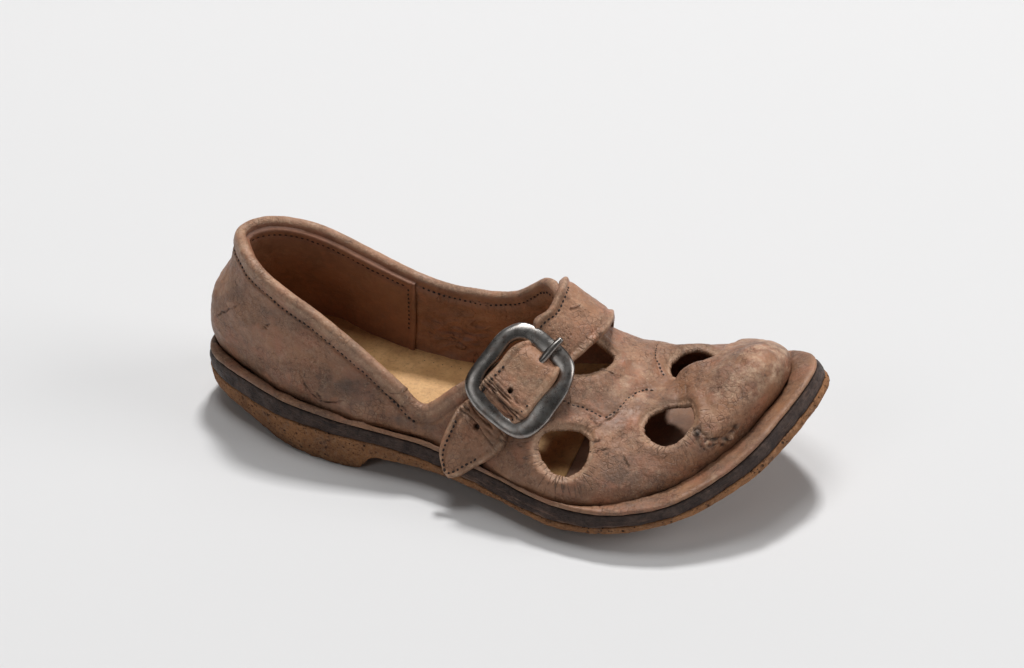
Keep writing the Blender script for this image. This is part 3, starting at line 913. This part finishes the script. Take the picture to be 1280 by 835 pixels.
# ------------------------------------------------------------------ strap
ROWS = [((1.9, .45, 2.2), (3.5, 1.35, 2.2)), ((1.95, .05, 4.4), (3.75, .8, 3.4)), ((2.1, -.75, 6.1), (4.1, -.25, 4.75)),
        ((2.413, -1.600, 6.962), (4.353, -1.250, 5.527)),
        ((2.448, -2.400, 6.812), (4.510, -2.100, 5.657)),
        ((2.389, -3.100, 6.582), (4.200, -2.900, 5.472)),
        ((2.108, -3.600, 6.349), (3.698, -3.650, 5.069)),
        ((2.213, -3.796, 5.781), (3.376, -4.195, 4.927)),
        ((1.845, -4.395, 5.895), (3.491, -4.813, 5.130)),
        ((1.331, -5.003, 5.364), (3.103, -5.509, 4.482)),
        ((0.887, -5.633, 4.795), (2.591, -6.196, 3.868)),
        ((0.597, -5.368, 4.043), (2.158, -6.096, 3.326)),
        ((0.228, -5.537, 3.705), (2.094, -6.441, 2.870)),
        ((-0.099, -6.000, 3.296), (1.254, -6.500, 1.858)),
        ((-0.328, -6.400, 2.614), (0.725, -6.750, 1.497)),
        ((-.35, -6.7, 1.91), (.41, -6.9, 1.30)), ((-.09, -6.9, 1.39), (.12, -6.97, 1.22))]
SN, SW_ = 420, 64


def strap():
    R = np.array([r[0] for r in ROWS]); Fq = np.array([r[1] for r in ROWS])
    mid = (R + Fq) / 2
    L = np.r_[0, np.cumsum(np.linalg.norm(np.diff(mid, axis=0), axis=1))]
    q = np.linspace(0, L[-1], SN)
    r = np.stack([np.interp(q, L, np.arange(len(ROWS)))], 1)[:, 0]
    R = nspline(L, R, q); Fq = nspline(L, Fq, q)
    across = Fq - R; wid = np.linalg.norm(across, axis=1)
    along = np.gradient((R + Fq) / 2, axis=0); along /= np.linalg.norm(along, axis=1, keepdims=True)
    nrm = np.cross(across / wid[:, None], along); nrm /= np.linalg.norm(nrm, axis=1, keepdims=True)
    if nrm[SN // 2] @ np.array([.28, -.77, .57]) < 0:
        nrm = -nrm
    w = np.linspace(0, 1, SW_)
    P = R[:, None] + across[:, None] * w[None, :, None]
    # arch a little and stay above the upper
    kd = build_kd(UV)
    h = np.zeros((SN, SW_))
    for i in range(SN):
        for j in range(0, SW_, 3):
            co, k, dd = kd.find(P[i, j])
            s = (P[i, j] - UV[k]) @ UN[k]
            h[i, j] = max(0, .05 - s) if dd < 1.0 else 0
        h[i] = np.interp(np.arange(SW_), np.arange(0, SW_, 3), h[i, ::3])
    for _ in range(30):
        h[1:-1] = .5 * h[1:-1] + .25 * (h[2:] + h[:-2])
        h[:, 1:-1] = .5 * h[:, 1:-1] + .25 * (h[:, 2:] + h[:, :-2])
    P = P + nrm[:, None] * h[..., None]
    ed = np.minimum(w[None] * wid[:, None], (1 - w)[None] * wid[:, None])
    endd = (q[-1] - q)[:, None]
    e2 = np.minimum(ed, endd + .02)
    pip_ = np.where(((r > 8.3) & (r < 11.6))[:, None], .3, 1.0)
    bead = .055 * np.exp(-((e2 - .15) / .11) ** 2) * pip_ - .03 * np.exp(-((e2 - .33) / .07) ** 2)
    top = .20 * np.sqrt(np.clip(1 - (1 - np.clip(e2 / .13, 0, 1)) ** 2, 0, 1)) + bead
    PP = P.reshape(-1, 3)
    RR = np.repeat(r, SW_); AW = np.tile(w, SN) ; AL = np.repeat(q, SW_)
    top = top.reshape(-1) + .02 * fbm(PP, 1.2, 3, 5) + .007 * fbm(PP, 5, 3, 15)
    # folds where the strap bends round the bar of the buckle
    fold = np.exp(-((RR - 9.95) / .42) ** 2) + .7 * np.exp(-((RR - 12.0) / .5) ** 2)
    nz = gnoise(np.c_[AW * 1.1, AL * 5.2, AL * 0], 1.4, 33)
    top = top - .12 * fold * np.clip(1 - np.abs(nz) * 4.5, 0, 1)
    fold2 = np.exp(-((RR - 5.0) / 1.3) ** 2)
    nz2 = gnoise(np.c_[AW * 6.0, AL * 1.2, AL * 0], 1.3, 37)
    nz3 = gnoise(np.c_[AW * 1.5, AL * 4.2, AL * 0], 1.3, 39)
    ck = np.clip(1 - np.abs(nz3) * 14, 0, 1) * smoothstep(0, .4, gnoise(PP, 1.1, 41)) * np.exp(-((RR - 6.0) / 1.6) ** 2)
    top = top - .04 * ck
    crack = np.clip(fold * np.clip(1 - np.abs(nz) * 6, 0, 1) * 1.1 + ck * .8, 0, 1)
    # punched holes
    holes = [(9.45, .50, .085), (12.3, .45, .11)]
    for hr, hw, hrad in holes:
        c = np.array([np.interp(hr, r, P[:, :, i] @ np.eye(SW_)[int(hw * (SW_ - 1))]) for i in range(3)])
        d = np.linalg.norm(PP - c, axis=1)
        top = top - .30 * (1 - smoothstep(hrad * .8, hrad * 1.15, d)); crack = np.maximum(crack, 1 - smoothstep(hrad * .8, hrad * 1.2, d))
    nn = np.repeat(nrm, SW_, 0)
    V = PP + nn * top[:, None]
    VB = PP - nn * .04
    idx = np.arange(SN * SW_).reshape(SN, SW_); T = grid_tris(idx); n = SN * SW_
    f = np.cross(V[T[:, 1]] - V[T[:, 0]], V[T[:, 2]] - V[T[:, 0]])
    if (f * nn[T[:, 0]]).sum() < 0:
        T = T[:, ::-1]
    rim = np.r_[idx[0], idx[1:, -1], idx[-1, -2::-1], idx[-2:0:-1, 0]]; rn = np.roll(rim, -1)
    side = np.vstack([np.c_[rim, rn, rn + n], np.c_[rim, rn + n, rim + n]])
    e = e2.reshape(-1)
    we = .75 * np.exp(-((e - .12) / .10) ** 2) * (.5 + .5 * gnoise(PP, 3, 51)) + .5 * np.exp(-((RR - 8.75) / .35) ** 2)
    z = np.zeros(n)
    dup = lambda a: np.r_[a, a]
    make_obj('strap', np.vstack([V, VB]), np.vstack([T, T[:, ::-1] + n, side]), [M_strap], shoe,
             attrs={'crack': dup(crack), 'wear_lit': dup(np.clip(we, 0, 1)), 'rad_u': dup(z), 'rad_d': dup(z), 'radial': dup(z)})
    return V.reshape(SN, SW_, 3), nrm, r, wid


STV, STN, STR, STW = strap()

# ------------------------------------------------------------------ buckle
BN = np.array((0.137, -0.715, 0.686))
BC = np.array((2.201, -5.135, 4.907))
BO = np.array([(1.687, -3.792, 6.410), (2.247, -3.731, 6.362), (2.937, -3.863, 6.087), (3.693, -4.100, 5.688), (3.989, -4.415, 5.301), (4.005, -4.883, 4.809), (3.742, -5.505, 4.213), (3.418, -6.041, 3.719), (3.082, -6.374, 3.439), (2.685, -6.539, 3.346), (2.198, -6.543, 3.438), (1.343, -6.377, 3.783), (0.639, -6.128, 4.183), (0.332, -5.878, 4.504), (0.270, -5.626, 4.780), (0.426, -5.214, 5.178), (0.765, -4.630, 5.720), (1.139, -4.141, 6.156)])
BI = np.array([(1.838, -4.208, 5.945), (2.146, -4.211, 5.881), (2.828, -4.406, 5.541), (3.348, -4.581, 5.256), (3.458, -4.717, 5.092), (3.240, -5.041, 4.798), (2.732, -5.830, 4.076), (2.564, -6.038, 3.893), (2.216, -6.088, 3.910), (1.353, -5.819, 4.363), (0.984, -5.647, 4.615), (0.929, -5.414, 4.869), (1.289, -4.805, 5.433), (1.586, -4.356, 5.842)])


def buckle():
    c = (BO.mean(0) + BI.mean(0)) / 2
    u = np.array([-1.47, -1.72, -1.9]); u -= BN * (u @ BN); u /= np.linalg.norm(u); v = np.cross(BN, u)
    def pol(Pq):
        P2 = np.c_[(Pq - c) @ u, (Pq - c) @ v]
        P2 = closed(P2, 400, 4)
        a = np.unwrap(np.arctan2(P2[:, 1], P2[:, 0])); rr_ = np.linalg.norm(P2, axis=1)
        o = np.argsort(a % (2 * math.pi)); return (a % (2 * math.pi))[o], rr_[o]
    th = np.linspace(0, 2 * math.pi, 260, endpoint=False)
    ao, ro = pol(BO); ai, ri = pol(BI)
    ro = np.interp(th, ao, ro, period=2 * math.pi); ri = np.interp(th, ai, ri, period=2 * math.pi)
    dirs = np.cos(th)[:, None] * u + np.sin(th)[:, None] * v
    m = 20; V = []
    for j in range(m):
        a = 2 * math.pi * j / m
        rad = (ro + ri) / 2 + np.cos(a) * (ro - ri) / 2
        hh = .17 * np.sign(np.sin(a)) * np.abs(np.sin(a)) ** .8
        bow = -.05 * np.cos(2 * th)                                # ends dip along the strap
        V.append(c + dirs * rad[:, None] + BN * (hh + bow)[:, None])
    V = np.array(V)
    V = V.reshape(-1, 3); V += .0025 * np.stack([gnoise(V, 4, s) for s in (1, 2, 3)], 1) + .022 * np.stack([gnoise(V, 1.2, s) for s in (4, 5, 6)], 1)
    idx = np.arange(m * 260).reshape(m, 260); idx = np.vstack([idx, idx[:1]]); idx = np.c_[idx, idx[:, :1]]
    T = grid_tris(idx)
    f = np.cross(V[T[:, 1]] - V[T[:, 0]], V[T[:, 2]] - V[T[:, 0]]); cen = V[T].mean(1)
    if (f * (cen - c)).sum() < 0:
        T = T[:, ::-1]
    o = make_obj('buckle', V, T, [M_metal], shoe)
    # centre bar, inside the loop of leather
    def rod(name, pts, rads, parent):
        C_ = curve(np.array(pts), 60); tg = np.gradient(C_, axis=0); tg /= np.linalg.norm(tg, axis=1, keepdims=True)
        s1 = np.cross(tg, BN); s1 /= np.linalg.norm(s1, axis=1, keepdims=True); s2 = np.cross(s1, tg)
        rd = np.interp(np.linspace(0, 1, 60), np.linspace(0, 1, len(rads)), rads)
        cap = np.sqrt(np.clip(np.minimum(np.linspace(0, 1, 60), 1 - np.linspace(0, 1, 60)) / .05, 0, 1)); rd = rd * np.maximum(cap, .02)
        A_ = np.linspace(0, 2 * math.pi, 16, endpoint=False)
        V = (C_[:, None] + rd[:, None, None] * (np.cos(A_)[None, :, None] * s1[:, None] + np.sin(A_)[None, :, None] * s2[:, None])).reshape(-1, 3)
        idx = np.arange(60 * 16).reshape(60, 16); idx = np.c_[idx, idx[:, :1]]
        T = grid_tris(idx)
        f = np.cross(V[T[:, 1]] - V[T[:, 0]], V[T[:, 2]] - V[T[:, 0]])
        if (f * (V[T[:, 0]] - np.repeat(C_, 16, 0)[T[:, 0]])).sum() < 0:
            T = T[:, ::-1]
        return make_obj(name, V, T, [M_metal], parent)
    rod('bar', [c - v * .85 - BN * .12, c - BN * .08, c + v * .85 - BN * .12], [.12, .12], o)
    p = np.array([(2.749, -4.612, 5.342), (3.130, -4.060, 5.842), (3.341, -3.799, 6.072)])
    rod('prong', [p[0] - BN * .12, p[0] + BN * .12, (p[0] + p[1]) / 2 + BN * .30, p[1] + BN * .30, p[2] + BN * .24], [.15, .155, .155, .145, .11], o)


buckle()


# ------------------------------------------------------------------ stitches: short dark threads sunk into the leather
def stitches():
    V = []; T = []
    nt, ns = 6, 5
    A_ = np.linspace(0, 2 * math.pi, nt, endpoint=False)

    def one(p, t, n, ln, rd):
        t = t - n * (t @ n); t = t / (np.linalg.norm(t) + 1e-9); b = np.cross(n, t)
        ln *= RNG.uniform(.8, 1.2); p = p + b * RNG.normal(0, .008)
        base = len(V)
        for i in range(ns):
            s = -1 + 2 * i / (ns - 1); k = math.sqrt(max(0, 1 - s * s)) * .9 + .1
            for a in A_:
                V.append(p + t * s * ln / 2 + b * math.cos(a) * rd * k + n * math.sin(a) * rd * k * .7)
        for i in range(ns - 1):
            for j in range(nt):
                a0 = base + i * nt + j; a1 = base + i * nt + (j + 1) % nt
                T.append((a0, a1, a1 + nt)); T.append((a0, a1 + nt, a0 + nt))

    def run(P, N, step=.205, ln=.14, rd=.056, sink=.014):
        P = np.asarray(P); N = np.asarray(N)
        S = np.r_[0, np.cumsum(np.linalg.norm(np.diff(P, axis=0), axis=1))]
        for q in np.arange(step / 2, S[-1], step):
            p = np.array([np.interp(q, S, P[:, i]) for i in range(3)]); p2 = np.array([np.interp(q + .05, S, P[:, i]) for i in range(3)])
            p1 = np.array([np.interp(q - .05, S, P[:, i]) for i in range(3)])
            n = np.array([np.interp(q, S, N[:, i]) for i in range(3)]); n /= np.linalg.norm(n)
            one(p - n * sink, p2 - p1, n, ln, rd)

    kdU = build_kd(UV)

    def onupper(L, **kw):
        P = []; N = []
        for p in curve(np.array(L), 60):
            co, k, d = kdU.find(p); P.append(UV[k]); N.append(UN[k])
        P = np.array(P)
        for _ in range(4):
            P[1:-1] = .5 * P[1:-1] + .25 * (P[2:] + P[:-2])
        run(P, N, **kw)

    for L in (STITCH_A, STITCH_B, STITCH_C):
        onupper(L, step=.18, ln=.135, rd=.045)
    # outside of the topline, near half
    P = []
    for i in range(0, KC - 150, 2):
        d = np.linalg.norm(GN[:, i] - GN[-1, i], axis=1); j = np.abs(d - .50).argmin(); P.append(GN[j, i])
    onupper(np.array(P)[::4], step=.2)
    # inside of the topline, far half
    P = []; N = []
    inner = build_kd(IN_V)
    for i in range(0, KC - 8, 2):
        d = np.linalg.norm(GF[:, i] - GF[-1, i], axis=1); j = np.abs(d - .34).argmin(); co, k, dd = inner.find(GF[j, i] - np.array([0, .35, 0]))
        if KQ[i] > 6.3:
            P.append(IN_V[k]); N.append(-UN[k])
    P = np.array(P)
    for _ in range(10):
        P[1:-1] = .5 * P[1:-1] + .25 * (P[2:] + P[:-2])
    run(P, N, step=.21, ln=.12, rd=.042, sink=-.004)
    # along the top and the end of the heel lining
    HV, HN, HE, kk = HL
    P = []; N = []
    for c in range(len(kk)):
        if kk[c] < -.3 or abs(kk[c]) > 5.75:
            continue
        col = HE[:, c]; j = HV.shape[0] - 1
        dtop = np.linalg.norm(HV[:, c] - HV[-1, c], axis=1)
        j = np.abs(dtop - .46).argmin(); P.append(HV[j, c]); N.append(HN[j, c])
    c = np.abs(kk - 5.86).argmin()
    j0 = np.abs(np.linalg.norm(HV[:, c] - HV[-1, c], axis=1) - .46).argmin()
    run(P, N, step=.21)
    js = np.arange(j0, int(HV.shape[0] * .28), -2)
    run(HV[js, c], HN[js, c], step=.21)
    # strap edges and tip
    def onstrap(r0, r1, off, frm, **kw):
        P = []; N = []
        for i in range(SN):
            if r0 <= STR[i] <= r1:
                wj = off / STW[i]
                if wj > .48:
                    continue
                wj = wj if frm == 0 else 1 - wj
                x = wj * (SW_ - 1); a = int(x); P.append(STV[i, a] * (1 - x + a) + STV[i, min(a + 1, SW_ - 1)] * (x - a)); N.append(STN[i])
        if len(P) > 2:
            run(P, N, **kw)
    onstrap(3.3, 7.3, .34, 0, step=.19); onstrap(8.9, 10.9, .24, 0, step=.2); onstrap(12.8, 15.7, .24, 0, step=.19); onstrap(13.0, 15.4, .26, 1, step=.19)
    onstrap(9.3, 10.6, .22, 1, step=.3, ln=.08)
    # needle holes along the far edge of the insole
    P = INS[95:150, 61]; run(P, np.tile([0, 0, 1.], (len(P), 1)), step=.36, ln=.08, rd=.03)
    o = make_obj('stitching', np.array(V), np.array(T), [M_thread], shoe)
    o['kind'] = 'stuff'


stitches()
